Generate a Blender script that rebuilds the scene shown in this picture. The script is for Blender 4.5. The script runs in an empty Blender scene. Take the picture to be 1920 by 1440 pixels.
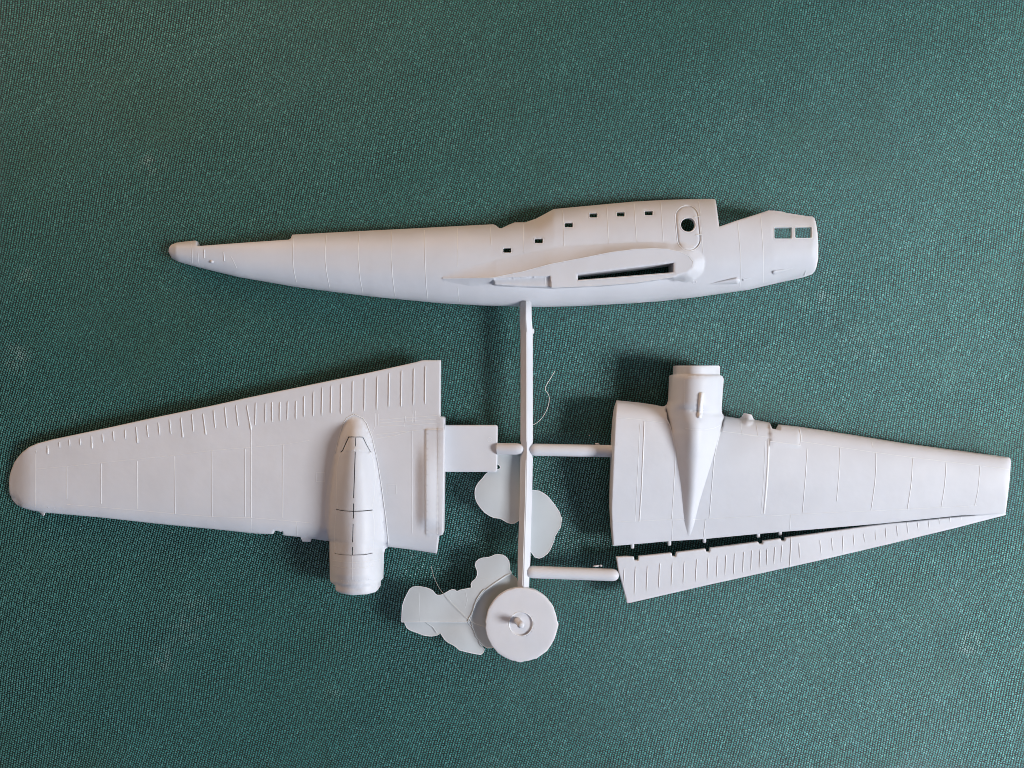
import bpy, math, random
import numpy as np
from mathutils import Vector
from mathutils.geometry import delaunay_2d_cdt

random.seed(7); RNG = np.random.default_rng(7)
SC = bpy.context.scene
COL = SC.collection

# ------------------------------------------------------------------ camera, light, exposure
S = 1e-4            # one picture pixel on the cloth is 0.1 mm
H = 1700.0          # camera height, same unit
cam_d = bpy.data.cameras.new('camera'); cam = bpy.data.objects.new('camera', cam_d); COL.objects.link(cam)
cam.location = (0, 0, H * S); cam_d.sensor_width = 36.0; cam_d.lens = 36.0 * H / 1920.0
cam_d.clip_start = 0.005; cam_d.clip_end = 20
SC.camera = cam
W = bpy.data.worlds.new('World'); SC.world = W; W.use_nodes = True
wt = W.node_tree; bg = wt.nodes['Background']
# the room round the table: warm wooden side at the upper left, pale bluish window side at the lower right
_tc = wt.nodes.new('ShaderNodeTexCoord'); _dp = wt.nodes.new('ShaderNodeVectorMath'); _dp.operation = 'DOT_PRODUCT'; _dp.inputs[1].default_value = (-.55, .80, .2)
_rp = wt.nodes.new('ShaderNodeValToRGB'); _mr = wt.nodes.new('ShaderNodeMapRange'); _mr.inputs['From Min'].default_value = -1; _mr.inputs['From Max'].default_value = 1
wt.links.new(_tc.outputs['Generated'], _dp.inputs[0]); wt.links.new(_dp.outputs['Value'], _mr.inputs[0]); wt.links.new(_mr.outputs[0], _rp.inputs[0]); wt.links.new(_rp.outputs[0], bg.inputs[0])
_e = _rp.color_ramp.elements; _e[0].position = .25; _e[0].color = (.62, .72, 1.0, 1); _e[1].position = .85; _e[1].color = (1.0, .68, .42, 1)
bg.inputs[1].default_value = 0.15
SC.cycles.pixel_filter_type = 'BLACKMAN_HARRIS'; SC.cycles.filter_width = 0.95

def area(name, loc, target, size, size_y, power, color):
    d = bpy.data.lights.new(name, 'AREA'); d.shape = 'RECTANGLE'; d.size = size; d.size_y = size_y
    d.energy = power; d.color = color
    o = bpy.data.objects.new(name, d); COL.objects.link(o); o.location = loc
    o.rotation_euler = (Vector(target) - Vector(loc)).to_track_quat('-Z', 'Y').to_euler()
    return o
AZ = math.radians(-14)
def pol(az, el, r): return (r * math.cos(el) * math.cos(az), r * math.cos(el) * math.sin(az), r * math.sin(el))
area('window_light', pol(AZ, math.radians(34), 0.74), (0, 0, 0), 0.20, 0.20, 6.9, (0.93, 0.955, 1.0))
area('blue_fill_light', pol(math.radians(-80), math.radians(42), 0.8), (0, 0, 0), 0.4, 0.4, 0.75, (0.55, 0.68, 1.0))  # unseen blue fill lamp, added to cool the fuselage underside
area('warm_fill_light', pol(math.radians(122), math.radians(18), 0.7), (0, 0, 0), 0.5, 0.25, 2.3, (1.0, 0.66, 0.42))  # added warm fill lamp for the sides turned away from the window
SC.view_settings.view_transform = 'Standard'; SC.view_settings.look = 'None'
SC.view_settings.exposure = 0.0; SC.view_settings.gamma = 1.0

# ------------------------------------------------------------------ helpers
def U(x, y, z):
    """picture position (x, y) at height z above the cloth -> metres"""
    k = (H - z) / H * S
    return np.stack([(x - 960) * k, (720 - y) * k, z * S], -1)
def link(name, me, parent=None, mat=None):
    o = bpy.data.objects.new(name, me); COL.objects.link(o)
    if parent is not None: o.parent = parent
    if mat is not None and me is not None: me.materials.append(mat)
    return o
def mesh(name, V, F, smooth=True, flip=None):
    me = bpy.data.meshes.new(name); me.from_pydata([tuple(v) for v in V], [], F); me.update()
    if flip == 'up' and len(me.polygons):
        if sum(p.normal.z * p.area for p in me.polygons) < 0: me.flip_normals()
    if flip == 'out':
        c = sum((v.co for v in me.vertices), Vector()) / len(me.vertices)
        if sum((p.center - c).dot(p.normal) * p.area for p in me.polygons) < 0: me.flip_normals()
    me.update()
    me.polygons.foreach_set('use_smooth', [smooth] * len(me.polygons))
    return me
def sm(a, b, x):
    t = np.clip((x - a) / (b - a), 0, 1); return t * t * (3 - 2 * t)
def itp(x, pts):
    p = sorted(pts); return np.interp(x, [a for a, b in p], [b for a, b in p])
def inside(poly, X, Y):
    r = np.zeros(X.shape, bool); n = len(poly)
    for i in range(n):
        x0, y0 = poly[i]; x1, y1 = poly[(i + 1) % n]
        if y0 == y1: continue
        c = ((y0 > Y) != (y1 > Y)) & (X < (x1 - x0) * (Y - y0) / (y1 - y0) + x0)
        r ^= c
    return r
def dist(poly, X, Y, closed=True):
    d = np.full(X.shape, 1e9); n = len(poly)
    for i in range(n if closed else n - 1):
        x0, y0 = poly[i]; x1, y1 = poly[(i + 1) % n]
        dx, dy = x1 - x0, y1 - y0; L = dx * dx + dy * dy + 1e-12
        t = np.clip(((X - x0) * dx + (Y - y0) * dy) / L, 0, 1)
        d = np.minimum(d, np.hypot(X - x0 - t * dx, Y - y0 - t * dy))
    return d
def sdist(poly, X, Y):                      # positive inside
    d = dist(poly, X, Y); return np.where(inside(poly, X, Y), d, -d)
def resample(pts, step, closed=False):
    out = []; n = len(pts)
    for i in range(n if closed else n - 1):
        a = np.array(pts[i], float); b = np.array(pts[(i + 1) % n], float)
        k = max(1, int(round(np.hypot(*(b - a)) / step)))
        for j in range(k): out.append(tuple(a + (b - a) * j / k))
    if not closed: out.append(tuple(map(float, pts[-1])))
    return out
def chaikin(pts, n=2, closed=True):
    for _ in range(n):
        q = []; m = len(pts)
        if not closed: q.append(pts[0])
        for i in range(m if closed else m - 1):
            a = pts[i]; b = pts[(i + 1) % m]
            q += [tuple(u * .75 + w * .25 for u, w in zip(a, b)), tuple(u * .25 + w * .75 for u, w in zip(a, b))]
        if not closed: q.append(pts[-1])
        pts = q
    return pts
def slit(pts, w):
    """thin closed polygon round an open polyline"""
    p = np.array(pts, float); n = len(p); L = []; R = []
    for i in range(n):
        t = p[min(i + 1, n - 1)] - p[max(i - 1, 0)]; t /= np.hypot(*t) + 1e-9
        nn = np.array([-t[1], t[0]]) * w / 2
        L.append(tuple(p[i] + nn)); R.append(tuple(p[i] - nn))
    return L + R[::-1]
def stadium(cx0, cy0, cx1, cy1, r, n=12):
    a = math.atan2(cy1 - cy0, cx1 - cx0); out = []
    for i in range(n + 1): b = a + math.pi / 2 + math.pi * i / n; out.append((cx0 + r * math.cos(b), cy0 + r * math.sin(b)))
    for i in range(n + 1): b = a - math.pi / 2 + math.pi * i / n; out.append((cx1 + r * math.cos(b), cy1 + r * math.sin(b)))
    return out
def circle(cx, cy, r, n=24, ry=None):
    return [(cx + r * math.cos(2 * math.pi * i / n), cy + (ry or r) * math.sin(2 * math.pi * i / n)) for i in range(n)]

def sheet(parent, mat, outline, hfun, basefun, name, holes=(), regions=(), lines=(), step=5, roll=2.0, insets=(0.7, 1.6, 3.0), hole_depth=8, fine=(), bottom=True):
    """Moulded shell: outline and holes cut out of a height field, with side walls.
       regions = [(name, polygon, parent or None)] become objects of their own."""
    outl = resample(outline, step, True)
    holes = [resample(h, min(step, 3), True) for h in holes]
    pts = []; edges = []
    def add(loop, closed=True):
        i0 = len(pts); pts.extend(loop); n = len(loop)
        for i in range(n if closed else n - 1): edges.append((i0 + i, i0 + (i + 1) % n))
    add(outl)
    for h in holes: add(h)
    for r in regions: add(resample(r[1], step, True))
    for l in lines: add(resample(l, step), False)
    P = np.array(outl)
    xs, ys = P[:, 0], P[:, 1]
    gx, gy = np.meshgrid(np.arange(xs.min(), xs.max(), step), np.arange(ys.min(), ys.max(), step * .87))
    gx = gx + (np.arange(gx.shape[0]) % 2)[:, None] * step / 2
    G = [np.stack([gx.ravel(), gy.ravel()], 1)]
    for (x0, y0, x1, y1, st) in fine:
        a, b = np.meshgrid(np.arange(x0, x1, st), np.arange(y0, y1, st)); G.append(np.stack([a.ravel(), b.ravel()], 1))
    for loop in [outl]:
        L = np.array(resample(loop, 3.5, True)); T = np.roll(L, -1, 0) - np.roll(L, 1, 0); T /= np.hypot(T[:, 0], T[:, 1])[:, None] + 1e-9
        N = np.stack([-T[:, 1], T[:, 0]], 1)
        for d in insets:
            for s in (1, -1):
                Q = L + N * d * s
                k = inside(outl, Q[:, 0], Q[:, 1]); Q = Q[k]
                dd = dist(outl, Q[:, 0], Q[:, 1]); G.append(Q[dd > d * .93])
    G = np.concatenate(G)
    k = inside(outl, G[:, 0], G[:, 1]); G = G[k]
    dd = dist(outl, G[:, 0], G[:, 1]); G = G[dd > min(insets) * .9]
    for h in holes:
        if len(G): 
            hp = np.array(h); bb = (G[:, 0] > hp[:, 0].min() - 2) & (G[:, 0] < hp[:, 0].max() + 2) & (G[:, 1] > hp[:, 1].min() - 2) & (G[:, 1] < hp[:, 1].max() + 2)
            kk = np.ones(len(G), bool); g = G[bb]; kk[bb] = ~inside(h, g[:, 0], g[:, 1]) & (dist(h, g[:, 0], g[:, 1]) > .8); G = G[kk]
    allp = [Vector(p) for p in pts] + [Vector((float(a), float(b))) for a, b in G]
    r = delaunay_2d_cdt(allp, edges, [], 0, 1e-4)
    V = np.array([(v[0], v[1]) for v in r[0]]); F = np.array([f for f in r[2] if len(f) == 3])
    C = V[F].mean(1); keep = inside(outl, C[:, 0], C[:, 1])
    for h in holes: keep &= ~inside(h, C[:, 0], C[:, 1])
    F = F[keep]; C = C[keep]
    # orient upwards (picture y runs down)
    a, b, c = V[F[:, 0]], V[F[:, 1]], V[F[:, 2]]
    cr = (b[:, 0] - a[:, 0]) * (c[:, 1] - a[:, 1]) - (b[:, 1] - a[:, 1]) * (c[:, 0] - a[:, 0])
    F[cr > 0] = F[cr > 0][:, ::-1]
    X, Y = V[:, 0], V[:, 1]
    Z = hfun(X, Y)
    d = dist(outl, X, Y)
    for h in holes:
        hp = np.array(h); bb = (X > hp[:, 0].min() - 3) & (X < hp[:, 0].max() + 3) & (Y > hp[:, 1].min() - 3) & (Y < hp[:, 1].max() + 3)
        if (hp[:, 0].max() - hp[:, 0].min()) > 6 and (hp[:, 1].max() - hp[:, 1].min()) > 6: d[bb] = np.minimum(d[bb], dist(h, X[bb], Y[bb]))
    if roll: 
        q = np.clip(1 - d / roll, 0, 1); Z = Z - roll * .8 * (1 - np.sqrt(1 - q * q * .98))
    W3 = U(X, Y, Z)
    base = np.minimum(basefun(X, Y), Z - 1.0)
    WB = W3.copy(); WB[:, 2] = base * S
    WH = W3.copy(); WH[:, 2] = (Z - hole_depth) * S
    outset = set()
    # boundary edges
    cnt = {}
    for fi, f in enumerate(F):
        for i in range(3):
            e = (int(f[i]), int(f[(i + 1) % 3])); cnt[e] = fi
    bnd = [(e, fi) for e, fi in cnt.items() if (e[1], e[0]) not in cnt]
    dout = dist(outl, X, Y)
    owner = np.full(len(F), -1)
    for ri in range(len(regions) - 1, -1, -1):
        owner[inside(regions[ri][1], C[:, 0], C[:, 1])] = ri
    objs = {}
    for ri in range(-1, len(regions)):
        fs = F[owner == ri]
        if len(fs) == 0: continue
        used = np.unique(fs); mp = -np.ones(len(V), int); mp[used] = np.arange(len(used))
        vv = [tuple(v) for v in W3[used]]; ff = [tuple(int(mp[i]) for i in f) for f in fs]
        for (e, fi) in bnd:
            if owner[fi] != ri: continue
            a, b = e
            B = WB if (dout[a] < .05 and dout[b] < .05) else WH
            n = len(vv); vv += [tuple(W3[a]), tuple(W3[b]), tuple(B[b]), tuple(B[a])]
            ff.append((n + 1, n, n + 3, n + 2))
        nm = name if ri < 0 else regions[ri][0]
        me = mesh(nm, vv, ff)
        objs[ri] = link(nm, me, None, mat)
    root = objs[-1]; root.parent = parent
    for ri, o in objs.items():
        if ri >= 0: o.parent = root
    root_r = root
    return root_r, [objs.get(i) for i in range(len(regions))]

def ridge(parent, mat, pts, hfun, w=2.0, ht=1.2, name='panel_line', step=4, taper=False):
    if name == 'rib': ht *= 1.5; w *= 1.2
    if name == 'panel_line': w *= 1.2; ht *= .85
    p = np.array(resample(pts, step), float); n = len(p)
    T = np.gradient(p, axis=0); T /= np.hypot(T[:, 0], T[:, 1])[:, None] + 1e-9
    N = np.stack([-T[:, 1], T[:, 0]], 1)
    # slightly uneven, like a hand-cut mould
    amp = 1 + .12 * np.sin(np.arange(n) * 1.7 + p[0, 0])
    if taper is True: amp = amp * np.clip(np.minimum(np.arange(n), n - 1 - np.arange(n)) / 1.2 + .35, .35, 1)
    ht *= .62; prof = [(-.5, -.25), (-.3, .6), (0, 1.0), (.3, .6), (.5, -.25)]
    V = []; F = []
    for (o, hh) in prof:
        q = p + N * o * w; z = hfun(q[:, 0], q[:, 1]) + (hh * ht * amp if hh > 0 else hh)
        V.append(U(q[:, 0], q[:, 1], z))
    V = np.stack(V, 1).reshape(-1, 3); m = len(prof)
    for i in range(n - 1):
        for j in range(m - 1):
            a = i * m + j; F.append((a, a + 1, a + m + 1, a + m))
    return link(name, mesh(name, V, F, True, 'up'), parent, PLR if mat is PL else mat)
def blob(parent, mat, cx, cy, z, rx, ry, rz, name, rot=0, nu=14, nv=6):
    V = []; F = []
    for j in range(nv):
        el = math.pi / 2 * j / nv
        for i in range(nu):
            a = 2 * math.pi * i / nu; x = rx * math.cos(a) * math.cos(el); y = ry * math.sin(a) * math.cos(el)
            V.append((cx + x * math.cos(rot) - y * math.sin(rot), cy + x * math.sin(rot) + y * math.cos(rot), z + rz * math.sin(el)))
    V.append((cx, cy, z + rz))
    for j in range(nv - 1):
        for i in range(nu):
            a = j * nu + i; b = j * nu + (i + 1) % nu; F.append((b, a, a + nu, b + nu))
    for i in range(nu): F.append(((nv - 1) * nu + (i + 1) % nu, (nv - 1) * nu + i, nv * nu))
    V = np.array(V); return link(name, mesh(name, U(V[:, 0], V[:, 1], V[:, 2]), F, True, 'up'), parent, mat)
def rivets(parent, mat, pts, hfun, r=.9, name='rivet_row'):
    V = []; F = []
    for (x, y) in pts:
        z = float(hfun(np.array([x]), np.array([y]))[0]); n = len(V)
        for i in range(6):
            a = i * math.pi / 3; V.append((x + r * math.cos(a), y + r * math.sin(a), z - .3))
        V.append((x, y, z + r * .9))
        for i in range(6): F.append((n + (i + 1) % 6, n + i, n + 6))
    V = np.array(V); return link(name, mesh(name, U(V[:, 0], V[:, 1], V[:, 2]), F, True, 'up'), parent, mat)
RPROF = chaikin([(-1, -.25), (-.9, .25), (-.1, 1), (.0, 1), (.9, .3), (1, -.25), (.75, -.85), (-.75, -.85)], 1)[::-1]
def tube(parent, mat, pts, name, prof=None, sides=12, cap=True, smooth=True, off=0.0):
    """pts = (x, y, z, rw, rh): picture position, centre height, half width, half height"""
    P = np.array(pts, float); n = len(P); C = U(P[:, 0], P[:, 1], P[:, 2])
    T = np.gradient(C, axis=0); T /= np.linalg.norm(T, axis=1)[:, None]
    up = np.array([0, 0, 1.0]); V = []; F = []
    for i in range(n):
        sd = np.cross(T[i], up); sd /= np.linalg.norm(sd); u = np.cross(sd, T[i])
        for j in range(sides):
            a = 2 * math.pi * (j + off) / sides; ca, sa = math.cos(a), math.sin(a)
            if prof == 'runner': ca, sa = RPROF[j]     # two sloping faces that meet in a blunt crest
            V.append(C[i] + (sd * ca * P[i, 3] + u * sa * P[i, 4]) * S)
    for i in range(n - 1):
        for j in range(sides):
            a = i * sides + j; b = i * sides + (j + 1) % sides; F.append((a, b, b + sides, a + sides))
    if cap: F.append(tuple(range(sides))[::-1]); F.append(tuple((n - 1) * sides + j for j in range(sides)))
    return link(name, mesh(name, V, F, smooth, 'out'), parent, mat)

# ------------------------------------------------------------------ materials
def newmat(name):
    m = bpy.data.materials.new(name); m.use_nodes = True; nt = m.node_tree
    return m, nt, nt.nodes['Principled BSDF']
def nd(nt, t, **k):
    n = nt.nodes.new(t)
    for a, b in k.items():
        if a in n.inputs: n.inputs[a].default_value = b
        else: setattr(n, a, b)
    return n
def plastic(name, col, rough=.47, film=False):
    m, nt, b = newmat(name)
    tc = nd(nt, 'ShaderNodeTexCoord')
    n1 = nd(nt, 'ShaderNodeTexNoise', Scale=90.0, Detail=3.0); n2 = nd(nt, 'ShaderNodeTexNoise', Scale=1400.0, Detail=4.0)
    n3 = nd(nt, 'ShaderNodeTexNoise', Scale=260.0, Detail=2.0)
    for n in (n1, n2, n3): nt.links.new(tc.outputs['Object'], n.inputs['Vector'])
    r = nd(nt, 'ShaderNodeValToRGB'); r.color_ramp.elements[0].color = (*[c * .93 for c in col], 1); r.color_ramp.elements[1].color = (*[min(1, c * 1.03) for c in col], 1)
    r.color_ramp.elements[0].position = .3; r.color_ramp.elements[1].position = .7
    nt.links.new(n1.outputs[0], r.inputs[0]); nt.links.new(r.outputs[0], b.inputs['Base Color'])
    mr = nd(nt, 'ShaderNodeMapRange'); mr.inputs['To Min'].default_value = rough - .05; mr.inputs['To Max'].default_value = rough + .09
    nt.links.new(n3.outputs[0], mr.inputs[0]); nt.links.new(mr.outputs[0], b.inputs['Roughness'])
    bp = nd(nt, 'ShaderNodeBump', Strength=.10, Distance=.00010); nt.links.new(n2.outputs[0], bp.inputs['Height'])
    bp2 = nd(nt, 'ShaderNodeBump', Strength=.22, Distance=.00035); nt.links.new(n3.outputs[0], bp2.inputs['Height']); nt.links.new(bp.outputs[0], bp2.inputs['Normal'])
    nt.links.new(bp2.outputs[0], b.inputs['Normal'])
    b.inputs['IOR'].default_value = 1.38
    b.inputs['Subsurface Weight'].default_value = .18 if not film else 0
    b.inputs['Subsurface Radius'].default_value = (.9, .75, .6); b.inputs['Subsurface Scale'].default_value = .0006
    if film:
        tr = nd(nt, 'ShaderNodeBsdfTranslucent'); tr.inputs[0].default_value = (*col, 1)
        tp = nd(nt, 'ShaderNodeBsdfTransparent'); mx = nd(nt, 'ShaderNodeMixShader'); mx2 = nd(nt, 'ShaderNodeMixShader')
        mx.inputs[0].default_value = .14; mx2.inputs[0].default_value = .13
        nt.links.new(b.outputs[0], mx.inputs[1]); nt.links.new(tr.outputs[0], mx.inputs[2])
        nt.links.new(mx.outputs[0], mx2.inputs[1]); nt.links.new(tp.outputs[0], mx2.inputs[2])
        nt.links.new(mx2.outputs[0], nt.nodes['Material Output'].inputs[0])
    return m
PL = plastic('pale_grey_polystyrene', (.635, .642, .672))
PLR = plastic('edge_lit_polystyrene', (.74, .74, .745), .34)  # lighter copy of the grey: highlight on raised lines put into colour
FILM = plastic('thin_plastic_flash', (.69, .725, .745), .35, True)

FILMR = plastic('pale_flash_edge', (.76, .78, .79), .35)  # a paler tone than the film it borders

# ------------------------------------------------------------------ the cloth
def cloth_h(X, Y):
    """gentle waves of the loosely laid cloth, always at or below zero"""
    z = 3.0 * np.sin(X / 210 + Y / 500) * np.cos(Y / 260 - X / 700) + 2.4 * np.sin(X / 95 - Y / 160 + 1)
    z -= 7 * np.exp(-((X - 925 - 10 * np.sin(Y / 60)) / 26) ** 2) * sm(520, 600, Y) * (1 - sm(760, 840, Y))
    return z - 7.3
def make_cloth():
    xs = np.concatenate([np.arange(-2600, -200, 120), np.arange(-200, 2120, 12), np.arange(2120, 4600, 120)])
    ys = np.concatenate([np.arange(-2600, -160, 120), np.arange(-160, 1600, 12), np.arange(1600, 4200, 120)])
    X, Y = np.meshgrid(xs, ys); Z = cloth_h(X, Y) - 3.4
    V = np.stack([(X - 960) * S, (720 - Y) * S, Z * S], -1).reshape(-1, 3); nx = len(xs); F = []
    for j in range(len(ys) - 1):
        for i in range(nx - 1):
            a = j * nx + i; F.append((a, a + nx, a + nx + 1, a + 1))
    m, nt, b = newmat('shaded_cloth_ground')
    tc = nd(nt, 'ShaderNodeTexCoord'); mp = nd(nt, 'ShaderNodeMapping'); mp.inputs['Rotation'].default_value = (0, 0, .26)
    nt.links.new(tc.outputs['Object'], mp.inputs[0])
    ch = nd(nt, 'ShaderNodeTexVoronoi', Scale=2200.0); nt.links.new(mp.outputs[0], ch.inputs['Vector'])
    r = nd(nt, 'ShaderNodeValToRGB'); r.color_ramp.elements[0].color = (.006, .040, .035, 1); r.color_ramp.elements[1].color = (.003, .016, .014, 1)  # darker than the yarn: shade between stitches put into the colour
    nt.links.new(ch.outputs[0], r.inputs[0]); nt.links.new(r.outputs[0], b.inputs['Base Color']); b.inputs['Roughness'].default_value = .9
    bp = nd(nt, 'ShaderNodeBump', Strength=.6, Distance=.0002, invert=True); nt.links.new(ch.outputs[0], bp.inputs['Height']); nt.links.new(bp.outputs[0], b.inputs['Normal'])
    o = link('tablecloth', mesh('tablecloth', V, F), None, m); o['kind'] = 'structure'
    o['label'] = 'dark green woven cloth spread flat under the plastic kit parts'
    # the stitches of the weave, one small dome of thread each
    pc, pr = 4.75, 4.15                                   # column pitch, stitch pitch
    uu, vv = np.meshgrid(np.arange(-300, 300), np.arange(-330, 330))
    a = uu * pc; bq = (vv + .5 * (uu % 2)) * pr
    th = math.radians(13)
    X0 = 960 + a * math.cos(th) + bq * math.sin(th); Y0 = 720 + a * math.sin(th) * .75 - bq * math.cos(th)
    k = (X0 > -150) & (X0 < 2070) & (Y0 > -120) & (Y0 < 1560); X0 = X0[k]; Y0 = Y0[k]; par = (uu[k] % 2)
    # threads wander: columns lean more at the left, less at the right
    X1 = X0 + 9 * np.sin(Y0 / 190 + X0 / 800) + 4 * np.sin(Y0 / 71 + X0 / 310) + 1.1 * np.sin(Y0 / 23 + X0 / 61) + 14 * np.sin(X0 / 600 + .5) * (Y0 - 720) / 720 * -1
    Y1 = Y0 + 8 * np.sin(X0 / 230 + 1 + Y0 / 900) + 3 * np.sin(X0 / 83 - Y0 / 400) + 1.0 * np.sin(X0 / 27 + Y0 / 55)
    n = len(X1); print('stitches', n)
    X1 += RNG.normal(0, .22, n); Y1 += RNG.normal(0, .24, n)
    m_ = 6; ang = np.arange(m_) * 2 * np.pi / m_
    rx = 1.68 + RNG.normal(0, .16, n); ry = 1.8 + RNG.normal(0, .18, n); tl = th * 1.2 + RNG.normal(0, .16, n) + np.where(par == 0, .34, -.12)
    hz = .85 + RNG.normal(0, .13, n)
    ex = rx[:, None] * np.cos(ang); ey = ry[:, None] * np.sin(ang)
    PX = X1[:, None] + ex * np.cos(tl)[:, None] + ey * np.sin(tl)[:, None]
    PY = Y1[:, None] + ex * np.sin(tl)[:, None] - ey * np.cos(tl)[:, None]
    zc = cloth_h(X1, Y1)
    V = np.zeros((n, m_ + 1, 3)); V[:, :m_, 0] = PX - 960; V[:, :m_, 1] = 720 - PY; V[:, :m_, 2] = (zc - 1.3)[:, None]
    V[:, m_, 0] = X1 - 960 + RNG.normal(0, .17, n); V[:, m_, 1] = 720 - Y1 + RNG.normal(0, .17, n); V[:, m_, 2] = zc + hz - 1.2
    V *= S
    F = np.zeros((n, m_, 3), np.int32); off = (np.arange(n) * (m_ + 1))[:, None]
    F[:, :, 0] = off + np.arange(m_); F[:, :, 1] = off + (np.arange(m_) + 1) % m_; F[:, :, 2] = off + m_
    me = bpy.data.meshes.new('stitches'); me.vertices.add(n * (m_ + 1)); me.vertices.foreach_set('co', V.ravel().astype(np.float32))
    me.loops.add(n * m_ * 3); me.loops.foreach_set('vertex_index', F.ravel()); me.polygons.add(n * m_)
    me.polygons.foreach_set('loop_start', np.arange(n * m_, dtype=np.int32) * 3)
    me.update(calc_edges=True); me.polygons.foreach_set('use_smooth', np.ones(n * m_, bool))
    at = me.attributes.new('tint', 'FLOAT', 'POINT'); at.data.foreach_set('value', np.repeat(RNG.random(n), m_ + 1).astype(np.float32))
    m, nt, b = newmat('green_yarn')
    tc = nd(nt, 'ShaderNodeTexCoord'); A = nd(nt, 'ShaderNodeAttribute', attribute_name='tint')
    r = nd(nt, 'ShaderNodeValToRGB'); e = r.color_ramp.elements
    e[0].color = (.024, .160, .146, 1); e[1].color = (.080, .29, .262, 1); e[0].position = .0; e[1].position = 1.0
    x = e.new(.86); x.color = (.042, .222, .202, 1)
    nt.links.new(A.outputs['Fac'], r.inputs[0])
    # worn, yellower green patches and pale dusty marks
    n1 = nd(nt, 'ShaderNodeTexNoise', Scale=34.0, Detail=6.0, Roughness=.65); n2 = nd(nt, 'ShaderNodeTexNoise', Scale=75.0, Detail=5.0, Roughness=.7)
    nt.links.new(tc.outputs['Object'], n1.inputs['Vector']); nt.links.new(tc.outputs['Object'], n2.inputs['Vector'])
    r1 = nd(nt, 'ShaderNodeMapRange'); r1.inputs['From Min'].default_value = .54; r1.inputs['From Max'].default_value = .74; r1.inputs['To Max'].default_value = .55
    nt.links.new(n1.outputs[0], r1.inputs[0])
    mx = nd(nt, 'ShaderNodeMix', data_type='RGBA'); mx.inputs[7].default_value = (.035, .13, .068, 1)
    nt.links.new(r1.outputs[0], mx.inputs[0]); nt.links.new(r.outputs[0], mx.inputs[6])
    col = mx.outputs[2]
    bl = nd(nt, 'ShaderNodeTexNoise', Scale=16.0, Detail=4.0, Roughness=.6); nt.links.new(tc.outputs['Object'], bl.inputs['Vector'])
    br = nd(nt, 'ShaderNodeMapRange'); br.inputs['From Min'].default_value = .38; br.inputs['From Max'].default_value = .66; br.inputs['To Max'].default_value = .42; nt.links.new(bl.outputs[0], br.inputs[0])
    bm = nd(nt, 'ShaderNodeMix', data_type='RGBA'); bm.inputs[7].default_value = (.018, .130, .112, 1); nt.links.new(br.outputs[0], bm.inputs[0]); nt.links.new(col, bm.inputs[6]); col = bm.outputs[2]
    tn0 = nd(nt, 'ShaderNodeTexNoise', Scale=520.0, Detail=6.0, Roughness=.7); nt.links.new(tc.outputs['Object'], tn0.inputs['Vector'])
    tn = nd(nt, 'ShaderNodeMapRange'); tn.inputs['From Min'].default_value = .46; tn.inputs['From Max'].default_value = .68; tn.inputs['To Max'].default_value = 1.3; nt.links.new(tn0.outputs[0], tn.inputs[0])
    for (px, py, rr, s) in [(28, 672, 34, .5), (1822, 1212, 34, .3), (133, 775, 26, .35), (285, 312, 34, .4), (350, 1165, 60, .32), (300, 1235, 34, .4), (60, 905, 30, .3), (1545, 560, 60, .16), (768, 212, 16, .3), (40, 515, 26, .4), (1620, 640, 50, .15), (620, 1300, 26, .2), (1400, 215, 40, .12)]:
        vm = nd(nt, 'ShaderNodeVectorMath', operation='DISTANCE'); nt.links.new(tc.outputs['Object'], vm.inputs[0]); vm.inputs[1].default_value = ((px - 960) * S, (720 - py) * S, 0)
        mr = nd(nt, 'ShaderNodeMapRange'); mr.inputs['From Min'].default_value = 0; mr.inputs['From Max'].default_value = rr * S; mr.inputs['To Min'].default_value = s * 1.5; mr.inputs['To Max'].default_value = 0
        nt.links.new(vm.outputs['Value'], mr.inputs[0])
        mu = nd(nt, 'ShaderNodeMath', operation='MULTIPLY'); nt.links.new(mr.outputs[0], mu.inputs[0]); nt.links.new(tn.outputs[0], mu.inputs[1])
        mm = nd(nt, 'ShaderNodeMix', data_type='RGBA'); mm.inputs[7].default_value = (.38, .52, .48, 1)
        nt.links.new(mu.outputs[0], mm.inputs[0]); nt.links.new(col, mm.inputs[6]); col = mm.outputs[2]
    nt.links.new(col, b.inputs['Base Color']); b.inputs['Roughness'].default_value = .24; b.inputs['IOR'].default_value = 2.6; b.inputs['Specular Tint'].default_value = (.76, 1, 1, 1)
    b.inputs['Sheen Weight'].default_value = .25; b.inputs['Sheen Roughness'].default_value = .5; b.inputs['Sheen Tint'].default_value = (.75, 1, .95, 1)
    st = link('stitches', me, o, m); st['kind'] = 'stuff'
make_cloth()

# ------------------------------------------------------------------ the kit
KIT = bpy.data.objects.new('model_kit_sprue', None); COL.objects.link(KIT); KIT.location = (0, 0, 0)
KIT.empty_display_size = .01
KIT['label'] = 'pale grey plastic aircraft kit parts joined by their moulding runner on green cloth'
KIT['category'] = 'model kit'

# ---- fuselage half
TOPN = [(310, 466), (318, 458), (330, 454.5), (368, 450), (450, 446), (548, 438), (680, 432), (800, 426.5), (925, 419.5), (985, 414), (1005, 408), (1038, 391), (1100, 385), (1188, 377), (1251, 373.5), (1340, 371), (1445, 380), (1500, 392), (1540, 400)]
BOTN = [(310, 470), (316, 476), (321, 484), (335, 491.5), (362, 499), (446, 519.5), (550, 537.5), (700, 556.5), (826, 568.5), (900, 573), (978, 575), (1030, 576), (1084, 574), (1188, 568.5), (1292, 559), (1400, 545), (1508, 520.5), (1540, 512)]
WN = [(310, 4), (330, 17), (368, 24), (450, 31), (550, 40), (700, 50), (850, 56), (1000, 60), (1250, 61), (1450, 57), (1540, 50)]
FBASE = lambda X, Y: itp(X, [(310, 1), (700, 6), (985, 12), (1540, 16)])
HATCH = stadium(1288, 407, 1292, 448, 20.5)
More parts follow.
